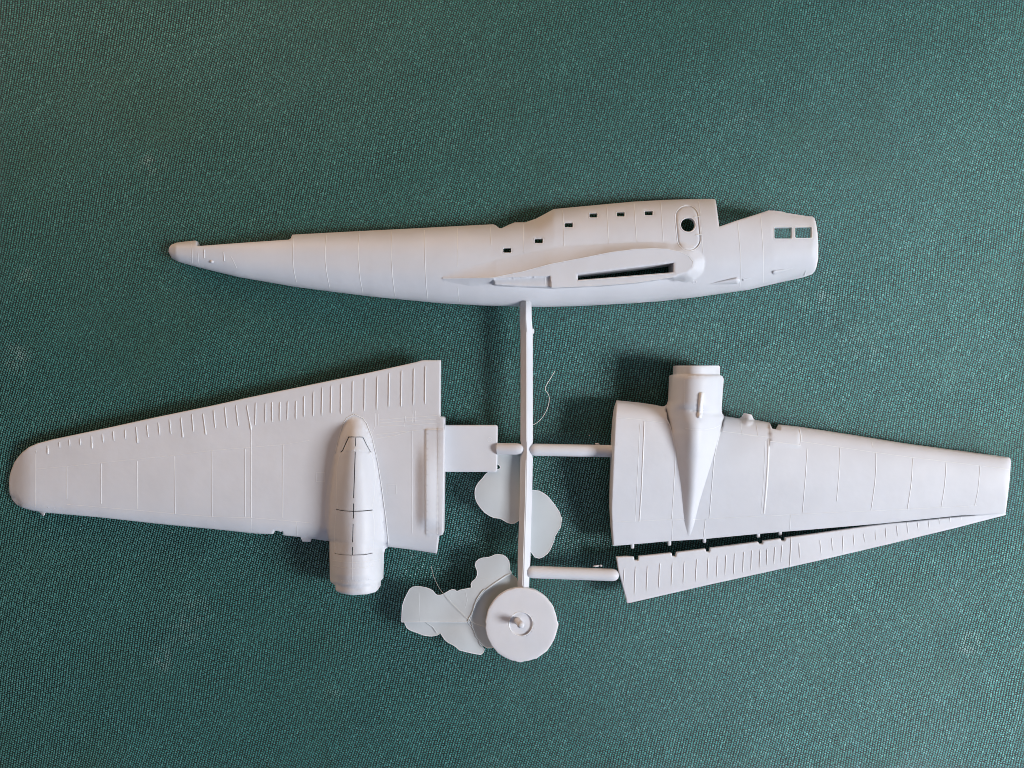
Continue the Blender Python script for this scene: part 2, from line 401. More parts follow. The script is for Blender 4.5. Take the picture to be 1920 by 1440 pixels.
def fus0(X, Y):
    t0 = itp(X, TOPN); b0 = itp(X, BOTN); c = (t0 + b0) / 2; hw = np.maximum((b0 - t0) / 2, 2)
    t = np.clip((Y - c) / hw, -1, 1)
    w = itp(X, WN)
    up = (1 - np.abs(np.minimum(t, 0)) ** 2.6) ** .62; dn = (1 - np.abs(np.maximum(t, 0)) ** 2.2) ** .56
    z = FBASE(X, Y) + 2 + w * np.where(t < 0, up, dn)
    hm = (X > 1262) & (X < 1318) & (Y > 380) & (Y < 475); z = z.copy()
    if hm.any(): z[hm] -= 2.2 * np.exp(-(sdist(HATCH, X[hm], Y[hm]) / .9) ** 2)
    z = z - 7 * (1 - np.sqrt(np.clip(1 - np.clip((X - 1522) / 12.5, 0, .99) ** 2, 0, 1)))
    return z
FACE = [(830, 522), (924, 520.5), (980, 509), (1032, 495), (1105, 481), (1147, 472.5), (1188, 467.5), (1225, 465.5), (1251, 467), (1275, 472), (1291, 480), (1299, 490), (1298, 500), (1288, 509), (1275, 514), (1263, 519), (1188, 530), (1126, 535), (1034, 539), (1032, 516.5), (926, 521.5)]
LEDGE = [(925, 521), (1032, 516.5), (1033.5, 538), (1029, 538), (980, 536.5), (928, 533.5)]
FAIR = [(828, 522), (833, 514), (842, 509), (870, 502), (930, 488), (980, 475.5), (1055, 464), (1147, 455.5), (1230, 453.5), (1270, 460), (1297, 470), (1312, 481), (1319, 491), (1317, 503), (1308, 511), (1296, 518), (1292, 527), (1288, 531), (1270, 526), (1263, 522), (1188, 532.5), (1126, 537.5), (1034, 541.5), (980, 539), (924, 536.5), (880, 536), (845, 530)]
CREST = [(828, 0), (850, 6), (880, 12), (924, 17), (1000, 19), (1100, 20), (1250, 20), (1320, 18)]
def fus(X, Y):
    z = fus0(X, Y)
    msk = (X > 820) & (X < 1330) & (Y > 445) & (Y < 550)
    if not msk.any(): return z
    x, y = X[msk], Y[msk]; z0 = z[msk]
    rise = itp(x, CREST)
    yc = itp(x, [(828, 522), (924, 521), (1100, 505), (1250, 495), (1320, 495)])
    ztop = itp(x, [(828, 64), (924, 82), (1032, 88), (1100, 90), (1320, 88)])
    ztop = np.maximum(ztop, z0 + 1.0 * (rise > 3)) * (rise > .1) + z0 * (rise <= .1)
    df = -sdist(FACE, x, y); df = np.maximum(df, 0)
    bw_up = itp(x, [(828, 5), (850, 14), (930, 33), (1000, 32), (1055, 31), (1147, 17), (1230, 12.5), (1265, 15), (1285, 20), (1320, 22)])
    bw_dn = itp(x, [(828, 4), (880, 14), (922, 13), (930, 2.4), (1252, 2.4), (1268, 9), (1285, 18), (1300, 22), (1320, 22)])
    bw = np.where(y < yc, bw_up, bw_dn)
    g = np.clip(1 - df / bw, 0, 1)
    gg = np.where(y < yc, g ** 1.55, np.where(bw_dn > 5, g ** 1.3, g * g * (3 - 2 * g)))
    # the nose of the root section is rounded over
    gn = np.sin(np.pi / 2 * g) ** 1.35; wn = sm(1262, 1290, x); gg = gg * (1 - wn) + gn * wn
    zz = z0 + (ztop - z0) * gg
    dl = sdist(LEDGE, x, y); gl = sm(-2.2, .2, dl)
    zz = np.maximum(zz, z0 + (ztop - 4.5 - z0) * gl * (x > 922) * (x < 1036))
    z = z.copy(); z[msk] = zz
    return z
FUSO = [(316, 472), (317, 464), (321, 459), (331, 455), (345, 453.2), (366, 451), (368, 452), (369, 460.5), (376, 461), (450, 455.5), (541, 449.3), (545, 447), (548, 440), (560, 439.3), (680, 433), (800, 427), (924, 420.5), (929, 422), (936, 427.7), (941, 427.7), (955, 421), (965, 417), (985, 416.8), (1005, 410), (1020, 402), (1038, 392), (1080, 388), (1188, 378), (1251, 374.6), (1300, 373.2), (1336, 373), (1341, 374), (1342.5, 379), (1348.5, 425), (1380, 414), (1415, 403), (1441, 394.6), (1452, 395), (1471, 397.5), (1473, 399), (1512, 405), (1523, 406), (1527, 409), (1530, 418), (1533, 438), (1534.3, 460), (1534, 485), (1531, 500), (1528, 508), (1523, 514), (1508, 519), (1460, 530), (1408, 542), (1304, 557), (1240, 564.5), (1188, 568), (1084, 573.5), (1001, 575.3), (978, 574.3), (900, 571.8), (826, 568), (700, 556), (620, 546.5), (550, 537), (446, 519), (400, 508), (362, 498.5), (335, 491), (322, 484)]
def rect(x0, y0, x1, y1, r=1.2, sk=0):
    return [(x0 + r, y0), (x1 - r, y0 - sk), (x1, y0 + r - sk), (x1, y1 - r - sk), (x1 - r, y1 - sk), (x0 + r, y1), (x0, y1 - r), (x0, y0 + r)]
wins = [rect(943.5, 465.2, 958, 473.4), rect(1002.5, 447.8, 1017.5, 455.6), rect(1058.8, 418, 1074, 425.8), rect(1105.4, 400.3, 1119.8, 407.6), rect(1156.7, 398.2, 1171, 405.6), rect(1209, 396, 1224, 403.4)]
big = [rect(1452, 426.5, 1485, 447, 2), rect(1491, 426, 1522, 446, 2)]
port = circle(1290, 421.5, 13.2, 28, 12.6)
slot = [(1083.5, 515), (1263, 492.7), (1263, 510.5), (1083.5, 525)]
hatch = stadium(1288, 407, 1292, 448, 20.5)
fo, rg = sheet(KIT, PL, FUSO, fus, lambda X, Y: np.where(X > 1522.5, fus(X, Y) - 6, FBASE(X, Y)), 'fuselage_half', holes=wins + big + [port, slot], regions=[('crew_hatch', hatch), ('wing_root_fairing', FAIR)],
           lines=[FACE + [FACE[0]], LEDGE + [LEDGE[0]]] + [(lambda q: q + [q[0]])(stadium(1288, 407, 1292, 448, rr)) for rr in (19.3, 21.7)], step=5, roll=1.8, hole_depth=9, fine=[(824, 452, 1322, 546, 3.2), (318, 445, 372, 500, 3)])
fo['label'] = 'long half fuselage shell with small square windows and a raised wing root'
# deep walls of the spar slot
def wallloop(parent, loop, hf, depth, name):
    L = resample(loop, 6, True); A = np.array(L); z = hf(A[:, 0], A[:, 1]) - 1.5
    T = U(A[:, 0], A[:, 1], z); B = T.copy(); B[:, 2] = (z - depth) * S; n = len(L)
    return link(name, mesh(name, np.concatenate([T, B]), [(i, (i + 1) % n, n + (i + 1) % n, n + i) for i in range(n)], False), parent, PL)
wallloop(fo, slot, fus, 52, 'spar_slot_wall')
frames = [[(551, 443), (549.3, 465), (549, 485), (551, 508), (555.5, 529)], [(612, 440), (610, 465), (610, 488), (612.5, 512), (619, 545)], [(673.5, 437), (672, 462), (672, 485), (675, 522), (680.5, 551)],
          [(734.6, 434), (734, 485), (736, 520), (741, 558)], [(796, 431), (796.7, 485), (799, 535), (802, 562)], [(858, 427), (858, 500)], [(919.6, 425), (920.6, 459)], [(981, 420), (982, 473)], [(1055, 394), (1057, 430), (1057.5, 461)],
          [(1137.7, 385), (1139.5, 420), (1141.5, 455)], [(1189, 381), (1191.5, 420), (1194, 453)], [(1239, 378), (1241.5, 420), (1244, 454)], [(1310, 377), (1313, 400)], [(1315, 425), (1318, 474)], [(1383, 415), (1386, 445), (1388.5, 475), (1389, 520), (1387, 540)], [(1426, 401), (1429, 440), (1431.5, 475), (1431, 530)], [(858, 538), (861, 566)], [(555, 486), (640, 489)], [(1470, 400), (1472, 420)], [(1400, 541), (1300, 556)]]
for i, f in enumerate(frames[:-3]): ridge(fo, PL, f, fus, 1.7, .75 if i < 5 else .55)
for i in (0, 2): pass
ridge(fo, PL, [(359, 454), (360, 475), (360.5, 497)], fus, 1.5, .7)
ridge(fo, PL, [(383, 468), (383.3, 484)], fus, 1.9, 1.3, 'rib'); ridge(fo, PL, [(419, 472.5), (420.4, 489.5)], fus, 1.9, 1.3, 'rib')
ridge(fo, PL, [(371, 474), (371.5, 486), (373, 497)], fus, 1.2, .8, 'panel_line'); ridge(fo, PL, [(433, 481), (437, 488), (444, 503)], fus, 1.3, .9)
rivets(fo, PL, [(357.3, y) for y in np.arange(466, 496, 3.6)], fus, .9)
blob(fo, PL, 397, 490.5, float(fus(np.array([397.]), np.array([490.5]))[0]) - .5, 4, 3.2, 3.4, 'locating_pin')
# hatch rim: groove edge drawn as two fine raised rims, and hinges
hr = stadium(1288, 407, 1292, 448, 22.4); ridge(fo, PL, hr + [hr[0]], fus, 1.6, .8, 'hatch_rim', 3)
ridge(fo, PL, FACE[:13], fus, 1.7, .8, 'fairing_lip', 4); ridge(fo, PL, FACE[15:19], fus, 1.6, .7, 'fairing_lip', 4)
ridge(fo, PL, [(1022, 518), (1023, 538)], fus, 1.3, .8); ridge(fo, PL, [(1084, 526.8), (1170, 520), (1262, 512.8)], fus, 1.8, 1.2, 'slot_lip')
for (x, y) in ((1308, 406), (1311, 440)): ridge(fo, PL, [(x - 6, y + .5), (x + 5, y - .5)], fus, 2.6, 2.0, 'hinge', 3)
pr_ = circle(1290, 421.5, 14.6, 28, 14.0); ridge(fo, PL, pr_ + [pr_[0]], fus, 1.8, 1.0, 'window_rim', 3)
for w_ in wins:
    a = np.array(w_); c = a.mean(0); q = [tuple(c + (p - c) * np.array([1.16, 1.3])) for p in a]; ridge(fo, PL, q + [q[0]], fus, 1.3, .55, 'window_rim', 3)
for w_ in big:
    a = np.array(w_); c = a.mean(0); q = [tuple(c + (p - c) * np.array([1.07, 1.12])) for p in a]; ridge(fo, PL, q + [q[0]], fus, 1.6, .7, 'window_rim', 3)
# teardrop exhaust and vent bumps under the nose
def teardrop(parent, hf, x0, y0, x1, y1, w, ht, name):
    """rises from a point at (x0,y0) to a blunt end at (x1,y1)"""
    V = []; F = []; n = 14; m = 9; a = np.array([x0, y0]); b = np.array([x1, y1]); t = (b - a); L = np.hypot(*t); t = t / L; nn = np.array([-t[1], t[0]])
    for i in range(n + 1):
        s = i / n; k = s ** .8 * math.sqrt(max(0, 1 - max(0, (s - .9) / .1) ** 2)) if s < 1 else 0.02
        for j in range(m):
            u = -1 + 2 * j / (m - 1); p = a + t * L * s + nn * u * w * k
            z = float(hf(np.array([p[0]]), np.array([p[1]]))[0]); V.append((p[0], p[1], z - .4 + ht * k * math.sqrt(max(0, 1 - u * u))))
    for i in range(n):
        for j in range(m - 1):
            q = i * m + j; F.append((q, q + 1, q + m + 1, q + m))
    V = np.array(V); return link(name, mesh(name, U(V[:, 0], V[:, 1], V[:, 2]), F, True, 'up'), parent, PL)
teardrop(fo, fus, 1328, 533, 1388, 525.5, 7, 7, 'exhaust_bump'); teardrop(fo, fus, 1490, 502, 1447, 512, 4.5, 4, 'vent_bump'); teardrop(fo, fus, 1410, 521, 1392, 525.5, 2.6, 2.5, 'vent_bump')
pin = circle(1302, 528.5, 3.4, 14); ridge(fo, PL, pin + [pin[0]], fus, 1.4, 1.0, 'pin_hole_rim', 2)
teardrop(fo, fus, 1512, 505, 1508, 518.5, 2.5, 3, 'gate_stub')

# ---- left wing half with nacelle
LW = [(16.7, 906.7), (18, 893), (21, 882), (27, 867), (34, 857), (42, 848), (54, 838.5), (69, 831.7), (98, 824), (200, 802.5), (300, 780.6), (400, 760), (467, 745), (579, 722), (690, 699), (781, 678.8), (790, 676), (797, 675.4), (826, 675.6), (825, 781), (831, 782), (833.5, 784), (832.5, 885), (831, 1000), (829.5, 1003), (822, 1004.6), (819, 1038), (775, 1031), (731, 1025.5), (727, 1026), (722, 1030), (720, 1038), (718.8, 1080), (717, 1086), (709.5, 1093.5), (708.5, 1106), (704, 1110), (688, 1114.3), (661, 1116), (640, 1112.5), (631, 1108.5), (629, 1105), (629, 1098), (620, 1091), (618.5, 1085), (617.5, 1015), (584, 1010), (582, 1016), (567, 1015.3), (563.5, 1007), (531, 1003.5), (530, 996.5), (526, 997.5), (522, 995.5), (513, 995), (511, 1001.5), (480, 1000.5), (400, 992), (300, 982.5), (187.5, 970), (83, 961), (60, 957), (42, 952), (31, 946), (23, 937), (18, 925)]
LWB = lambda X, Y: itp(X, [(16, 3), (200, 10), (500, 17), (832, 26)])
NLP = [(664, 776.5), (655, 779), (648, 785), (642, 795), (635, 818), (627, 850), (618, 890), (611, 930), (609, 965), (612, 1000), (617.5, 1015), (616, 1090), (620, 1120), (718, 1120), (722, 1084), (722, 1030), (729, 1025.5), (723, 975), (715, 913), (708, 868), (697.5, 818), (686, 790), (680, 782), (672, 778)]
def yof(pl, side):    # left / right edge of the nacelle at height y
    return pl
NLl = [(777, 662), (785, 648), (795, 642), (818, 635), (850, 627), (890, 618), (930, 611), (965, 609), (1000, 612), (1015, 617.5), (1090, 618), (1120, 628)]
NLr = [(777, 666), (782, 680), (790, 686), (818, 697.5), (868, 708), (913, 715), (975, 723), (1025, 728), (1038, 720), (1084, 719), (1093, 712), (1120, 708)]
def lw0(X, Y):
    yt = itp(X, [(16, 890), (42, 848), (69, 831.7), (98, 824), (300, 780.6), (579, 722), (781, 678.8), (832, 668)])
    yl = itp(X, [(16, 925), (42, 953), (83, 961), (300, 982.5), (480, 1000), (563, 1008), (720, 1024), (819, 1038), (832, 1040)])
    c = np.clip((yl - Y) / np.maximum(yl - yt, 5), 0, 1)
    af = (0.2969 * np.sqrt(c) - 0.126 * c - 0.3516 * c ** 2 + 0.2843 * c ** 3 - 0.1015 * c ** 4) / .1
    T = itp(X, [(16, 3), (30, 8), (69, 12), (300, 17), (832, 24)])
    z = LWB(X, Y) + 6 + 5 * (c < .02) * 0 + T * (.35 * np.clip(c * 14, 0, 1) ** .5 + .65 * af)
    z = z - 15 * (1 - sm(14, 66, X)) ** 1.5 * .8
    # channel beside the root strip
    ch = sm(775, 797.5, X) ** 1.4 * (1 - .8 * sm(799, 832, X)) * sm(812, 890, Y) * (1 - sm(968, 998, Y))
    z = z + 8.5 * ch
    z = z + 2.2 * sm(797, 799, X) * sm(803, 806, Y) * (1 - sm(1001, 1003, Y)) * (X < 836)
    z = z + 1.2 * sm(820.5, 822.5, X) * sm(780, 782, Y)
    return z
def lw(X, Y):
    z = lw0(X, Y).copy(); m = (X > 600) & (X < 735) & (Y > 770) & (Y < 1125)
    if not m.any(): return z
    x, y = X[m], Y[m]; xl = itp(y, NLl); xr = itp(y, NLr); cx = itp(y, [(777, 665), (850, 667), (940, 666), (1040, 667), (1120, 668.5)])
    t = np.where(x < cx, (x - cx) / np.maximum(cx - xl, 2), (x - cx) / np.maximum(xr - cx, 2)); t = np.clip(t, -1, 1); at = np.abs(t)
    N = np.maximum(itp(y, [(777, 38), (784, 43), (792, 51), (805, 64), (820, 75), (845, 85), (880, 90), (920, 92.5), (1015, 93), (1130, 93)]) - z[m], 0) * sm(775, 784, y)
    dl = itp(y, [(777, 1.5), (785, 10), (800, 19), (820, 28), (850, 36), (900, 43), (957, 48), (1015, 50), (1200, 50)])
    dr = itp(y, [(777, 1.5), (785, 10), (800, 19), (820, 26), (850, 34), (900, 42), (957, 49), (1015, 52), (1030, 51), (1200, 51)])
    u = np.clip(np.where(x < cx, (cx - x) / dl, (x - cx) / dr), 0, 1)
    # ahead of the leading edge the sides run down to the lower lip and the section becomes a half cylinder
    f = sm(1013, 1033, y); f2 = sm(985, 1060, y)
    zb = z[m] * (1 - f) + 22 * f; crest = np.maximum(z[m] + N, 0) * (1 - f2) + 93 * f2
    p = .8 - .28 * f2; k_ = .86 + .14 * f2
    z1 = zb + (crest - zb) * (k_ * np.clip(1 - u ** 2.1, 0, 1) ** p + (1 - k_) * (1 - at) ** .8)
    yy = y - (1 - at ** 2) * 8
    z1 = z1 - 3 * sm(1070, 1086, yy) - 4.5 * sm(1089.5, 1092, yy) * (1 - at * .3) - 3 * sm(1102, 1112, yy)
    inn = (x >= xl - .01) & (x <= xr + .01) & (y > 777)
    zz = z[m]; z[m] = np.where(inn, z1, zz)
    return z
cs = [(820, 666.9), (847, 666), (934, 662.9), (945, 663), (982, 662), (1017, 661), (1041, 660.4)]
cx_ = lambda y: float(itp(y, cs))
def vs(y0, y1, w=1.8): return slit([(cx_(y0), y0), (cx_((y0 + y1) / 2), (y0 + y1) / 2), (cx_(y1), y1)], w)
slits = [slit([(638.5, 848), (642.3, 845), (648, 832), (653.8, 819.6)], 1.7), slit([(653.3, 819.4), (660, 819.2), (667, 819.6), (674, 819.3), (680, 819.6)], 1.5), slit([(680.4, 820), (686, 832), (694.5, 847.5)], 1.6),
         vs(821, 837, 1.5), vs(847, 934), vs(944, 972.5, 2.0), vs(982, 1017, 1.7), vs(1026, 1040.5, 2.0),
         slit([(630.5, 955.4), (646, 958), (661, 958.8), (680, 958.2), (698.5, 956.3)], 1.7), slit([(627.5, 1038), (642, 1040.4), (660, 1041), (685, 1039.8), (698.5, 1037)], 1.3)]
def door(y0, y1, side, xs):
    c = [(cx_(y), y) for y in np.linspace(y0, y1, 4)]; return c + xs[::-1]
doors = [('gear_door', door(820.3, 846, 0, [(653.6, 820.6), (648, 832), (641.5, 846)])), ('gear_door', door(820.3, 846, 1, [(679.5, 820.6), (685.4, 832), (692.5, 846)])),
         ('gear_door', door(848, 957.5, 0, [(640.5, 848), (635, 858), (632, 875), (631, 900), (631.5, 930), (633, 955.5)])), ('gear_door', door(848, 957.5, 1, [(694, 848), (700, 862), (703, 880), (703.5, 905), (701.5, 930), (697, 956)])),
         ('gear_door', door(960, 1040, 0, [(631, 957.5), (628.5, 975), (627.5, 1000), (627.6, 1037)])), ('gear_door', door(960, 1040, 1, [(698.5, 957), (701.5, 975), (701.5, 1000), (698.5, 1036)]))]
NLreg = [p for p in NLP]
wo, rg = sheet(KIT, PL, LW, lw, LWB, 'left_wing_half', holes=slits, regions=doors + [('engine_nacelle', NLreg)], lines=[[(797.5, 806), (797.5, 1001)], [(799.5, 806), (799.5, 1001)], [(772.6, 808), (772.6, 1000)]],
           step=7, roll=2.2, hole_depth=10, fine=[(602, 775, 732, 1122, 3.2), (768, 800, 834, 1006, 4)])
wo['label'] = 'tapered wing half with a round tip and an engine nacelle with slit doors'
wo.name = 'wing_half'
c5 = lambda a: [(a[0] / 4.8, 740 + a[1] / 4.8), (a[2] / 4.8, 740 + a[3] / 4.8)]
c6 = lambda a: [(300 + a[0] / 4.8, 700 + a[1] / 4.8), (300 + a[2] / 4.8, 700 + a[3] / 4.8)]
c7 = lambda a: [(560 + a[0] / 4.8, 660 + a[1] / 4.8), (560 + a[2] / 4.8, 660 + a[3] / 4.8)]
R5 = [(320, 495, 323, 520, 0), (428, 455, 430, 535, 480), (533, 425, 537, 480, 0), (622, 403, 627, 467, 0), (718, 395, 723, 457, 0), (823, 370, 828, 485, 435), (922, 350, 927, 430, 0), (1018, 330, 1024, 417, 0), (1123, 315, 1130, 400, 0), (1225, 290, 1237, 435, 385), (1322, 270, 1333, 380, 0), (1425, 250, 1437, 370, 0), (1525, 220, 1538, 355, 0), (1627, 205, 1645, 385, 335), (1727, 175, 1742, 335, 0), (1827, 170, 1852, 360, 315)]
R6 = [(187, 400, 207, 578, 530), (288, 370, 300, 528, 0), (383, 365, 412, 553, 500), (482, 330, 497, 495, 0), (583, 305, 602, 490, 0), (683, 288, 704, 472, 0), (780, 285, 820, 510, 455), (862, 265, 858, 468, 0), (950, 270, 949, 445, 0), (1008, 258, 1012, 437, 0), (1080, 258, 1078, 430, 0), (1150, 253, 1147, 420, 0), (1224, 250, 1222, 415, 0), (1297, 205, 1295, 390, 0), (1382, 165, 1380, 385, 0), (1462, 125, 1455, 380, 0), (1543, 110, 1538, 360, 0), (1632, 95, 1628, 363, 0), (1735, 70, 1732, 352, 0), (1843, 45, 1840, 340, 0)]
R6 = R6[2:] if False else [r for r in R6 if r[0] > 420 or r[0] in (187, 288, 383)]
R7 = [(710, 215, 702, 520, 0), (815, 190, 810, 495, 0), (927, 168, 922, 490, 0), (1037, 150, 1033, 480, 0), (1142, 125, 1137, 465, 0)]
seen = []
for cf, R, f in ((c5, R5, 1), (c6, R6, 1), (c7, R7, 1)):
    for r in R:
        p = cf(r[:4])
        if any(abs(p[0][0] - s) < 4 for s in seen): continue
        seen.append(p[0][0])
        ridge(wo, PL, p, lw, 2.1, 1.8, 'rib', 4, True)
        if r[4]:
            k = (r[4] - r[1]) / (r[3] - r[1]); a = np.array(p[0]); b = np.array(p[1]); a2 = a + (b - a) * k
            ridge(wo, PL, [tuple(a2), tuple(b)], lw, 4.4, 3.0, 'hinge_fairing', 3, True)
pl5 = [[(320, 530), (320, 1015)], [(600, 650), (600, 940)], [(910, 620), (910, 980)], [(1235, 595), (1238, 1030)]]
pl6 = [[(130, 745), (135, 1265)], [(465, 700), (467, 1290)], [(765, 680), (765, 1290)], [(820, 510), (820, 1300)], [(1105, 645), (1103, 1300)]]
for l in pl5: ridge(wo, PL, [(x / 4.8, 740 + y / 4.8) for x, y in l], lw, 1.8, 1.0)
for l in pl6: ridge(wo, PL, [(300 + x / 4.8, 700 + y / 4.8) for x, y in l], lw, 1.8, .9)
for l in ([(70, 879.5), (125, 875), (190, 868), (257, 861), (327, 854), (397, 845), (445, 841), (530, 834), (580, 826)], [(125, 946), (258, 957), (328, 963.5), (398, 969), (471, 971), (556, 978), (585, 981)], [(471, 973), (472, 998)]):
    ridge(wo, PL, l, lw, 1.1, .4)
for l in ([(772.6, 808), (772.6, 1000)], [(797.8, 806), (797.6, 1003)], [(821, 802), (820, 1001)], [(760, 780), (758, 800)], [(774, 770), (773, 792)], [(778.5, 770), (778, 792)], [(704, 775), (703, 800), (698, 812)], [(709, 776), (708.6, 798)]):
    ridge(wo, PL, l, lw, 1.3, .6)
for l in ([(712, 787), (770, 783), (824, 779)], [(712, 793), (770, 789), (824, 786)], [(712, 799), (770, 797), (826, 793)], [(706, 815), (760, 809), (797, 806), (828, 805)], [(706, 822), (740, 817), (772, 808)]):
    ridge(wo, PL, l, lw, 1.3, .5)
for (x0, y0, x1, y1) in ((725, 908.5, 742.5, 926.5), (592.5, 886, 609, 903)):
    ridge(wo, PL, [(x0, y0), (x0, y1)], lw, 1.1, .7); ridge(wo, PL, [(x1, y0), (x1, y1)], lw, 1.1, .7)
    ridge(wo, PL, [(x0, y0), (x1, y0)], lw, .8, .4); ridge(wo, PL, [(x0, y1), (x1, y1)], lw, .8, .4)
    rivets(wo, PL, [(x0 + 3, y0 + 3), (x1 - 3, y0 + 3), (x0 + 3, y1 - 3), (x1 - 3, y1 - 3)], lw, .9)
for (x, y) in ((90, 947), (102, 949), (388, 976), (402, 978)): rivets(wo, PL, [(x, y), (x, y + 5)], lw, .8)
rivets(wo, PL, [(x, 979 + (x - 556) * .06) for x in np.arange(556, 590, 3.6)], lw, .9)
ridge(wo, PL, [(556, 979), (557, 1006)], lw, 1.2, .6)
# raised rims on the nacelle
for l in ([(640.5, 848), (635, 858), (632, 875), (631, 900), (631.5, 930), (633, 955)], [(694, 848), (700, 862), (703, 880), (703.5, 905), (701.5, 930), (697, 955)], [(631, 959), (628.5, 975), (627.5, 1000), (627.3, 1036)], [(698.5, 958), (701.5, 975), (701.8, 1000), (699, 1036)], [(660, 1043), (660, 1088)],
          [(625, 1060), (640, 1064), (662, 1066), (685, 1064), (700, 1060)], [(622, 1050), (645, 1054), (665, 1055), (690, 1053), (716, 1048)]):
    ridge(wo, PL, l, lw, 1.1, .45)
rivets(wo, PL, [(632 + i * 4.2, 1088 + 1.6 * math.sin(i * .35)) for i in range(16)], lw, .9)
rivets(wo, PL, [(638 + i * 3.6, 961.5 + .3 * i * .2) for i in range(6)], lw, .8); rivets(wo, PL, [(634 + i * 3.6, 1034.5) for i in range(6)], lw, .8)
ridge(wo, PL, [(665, 777), (680, 784), (687, 793), (698, 820), (709, 870), (716, 915), (724, 975), (729, 1023)], lambda X, Y: lw0(X, Y) + .4, 2.0, 1.3, 'nacelle_edge')
ridge(wo, PL, [(663, 777), (650, 784), (643, 795), (635, 820), (628, 850)], lambda X, Y: lw0(X, Y) + .4, 1.6, .8, 'nacelle_edge')
# spar tab
TABO = [(830, 797), (929, 797.3), (932, 798.5), (933, 801), (932.3, 881), (931, 884), (928, 885), (830, 884.5)]
tabh = lambda X, Y: 31 + 0 * X
to, _ = sheet(KIT, PL, TABO, tabh, lambda X, Y: 18 + 0 * X, 'spar_tab', step=10, roll=2.6)
ej = circle(918, 824.5, 4, 14); ridge(to, PL, ej + [ej[0]], tabh, 1.1, .5, 'ejector_mark', 2)
# broken gate stub near the tip
teardrop(wo, lambda X, Y: 8 + 0 * X, 73, 958, 84, 965, 5, 6, 'gate_stub')

# ---- right wing half with nacelle
RW = [(1156.5, 750.6), (1199, 754.8), (1228, 759), (1241, 762), (1247, 761.5), (1251, 758), (1254, 751.7), (1256.5, 722.5), (1258, 708), (1260, 704), (1265, 702), (1266, 688), (1268, 685.5), (1348, 685.5), (1350, 688), (1350, 703), (1355, 706), (1357, 711), (1353, 765), (1354, 775), (1359, 780.5), (1389, 785), (1392, 781), (1396, 774.6), (1409.6, 777.7), (1412, 784), (1415, 787), (1442, 792), (1444, 794), (1448, 803.8), (1463, 806), (1464, 796.5), (1498, 800), (1520, 803.3), (1603, 816), (1695, 831), (1791, 844), (1890, 857.3), (1894, 859), (1895.6, 865), (1893, 900), (1886, 960), (1884, 964), (1801, 966.5), (1653, 981.5), (1520, 993), (1481, 996), (1422, 1001), (1322, 1010.5), (1245, 1015.5), (1171, 1022), (1150, 1023.5), (1147.5, 990), (1146.3, 955), (1147.3, 925), (1151, 839), (1153.5, 790)]
RWB = lambda X, Y: itp(X, [(1146, 22), (1895, 10)])
def rle(X): return itp(X, [(1140, 749), (1241, 762), (1359, 780), (1520, 803), (1695, 831), (1895, 858)])
def rte(X): return itp(X, [(1140, 1024.5), (1245, 1015.5), (1422, 1001), (1520, 993), (1653, 981.5), (1801, 966.5), (1895, 963)])
def rw0(X, Y):
    a = rle(X); b = rte(X); c = np.clip((Y - a) / (b - a), 0, 1)
    af = (0.2969 * np.sqrt(c) - 0.126 * c - 0.3516 * c ** 2 + 0.2843 * c ** 3 - 0.1015 * c ** 4) / .1
    T = itp(X, [(1146, 48), (1300, 42), (1500, 32), (1700, 24), (1895, 17)])
    z = RWB(X, Y) + 6 + T * (.25 * np.clip(c * 12, 0, 1) ** .5 * 1 + .75 * af)
    z = z - 4 * sm(1886, 1896, X)
    return z
NRl = [(680, 1264), (702, 1263), (704, 1257), (751, 1254), (765, 1249), (783, 1252), (804, 1259), (847, 1267), (910, 1277), (977, 1283), (1006, 1290)]
NRr = [(680, 1351), (702, 1352), (704, 1357), (772, 1354.5), (782, 1358), (806, 1352), (852, 1339), (887, 1328), (943, 1311), (985, 1301), (1006, 1294)]
NRP = [(1264, 680), (1262, 702), (1256, 704), (1255, 722), (1252, 752), (1249, 765), (1252, 783), (1259, 804), (1267, 847), (1277, 910), (1283, 977), (1290, 1005), (1294, 1005), (1301, 985), (1311, 943), (1328, 887), (1339, 852), (1352, 806), (1358, 782), (1354.5, 772), (1358.5, 715), (1358, 704), (1352, 702), (1352, 680)]
def rw(X, Y):
    z = rw0(X, Y).copy(); m = (X > 1246) & (X < 1362) & (Y > 680) & (Y < 1008)
    if m.any():
        x, y = X[m], Y[m]; xl = itp(y, NRl); xr = itp(y, NRr); cx = itp(y, [(680, 1307), (780, 1306), (850, 1304), (910, 1301), (1006, 1292)])
        t = np.where(x < cx, (x - cx) / np.maximum(cx - xl, 1.5), (x - cx) / np.maximum(xr - cx, 1.5)); t = np.clip(t, -1, 1); at = np.abs(t)
        N = itp(y, [(680, 60), (762, 50), (800, 38), (860, 22), (930, 11.5), (980, 5), (1006, 0)])
        z1 = z[m] + N * (.6 * np.clip(1 - at ** 2.0, 0, 1) + .4 * (.5 + .5 * np.cos(np.pi * at)))
        cyl = 24 + 78 * np.sqrt(np.clip(1 - at ** 2.1, 0, 1)); cyl = cyl - 2.5 * (1 - sm(702, 712, y)) - 5 * (1 - sm(702.2, 703.8, y)) - 0
        f = 1 - sm(752, 815, y)
        inn = (x >= xl - .01) & (x <= xr + .01)
        z[m] = np.where(inn, z1 * (1 - f) + cyl * f, z[m])
    m = (X > 1386) & (X < 1420) & (Y < 800)
    if m.any():
        x, y = X[m], Y[m]; d = np.hypot((x - 1403) / 11, (y - 786) / 12); z[m] = np.maximum(z[m], z[m] * (y >= 783) + 0) ; z[m] += 9 * np.clip(1 - d, 0, 1) ** .7
    m = (X > 1443) & (X < 1500) & (Y > 790) & (Y < 836)
    z = z + 0; z[m] += 1.6
    return z
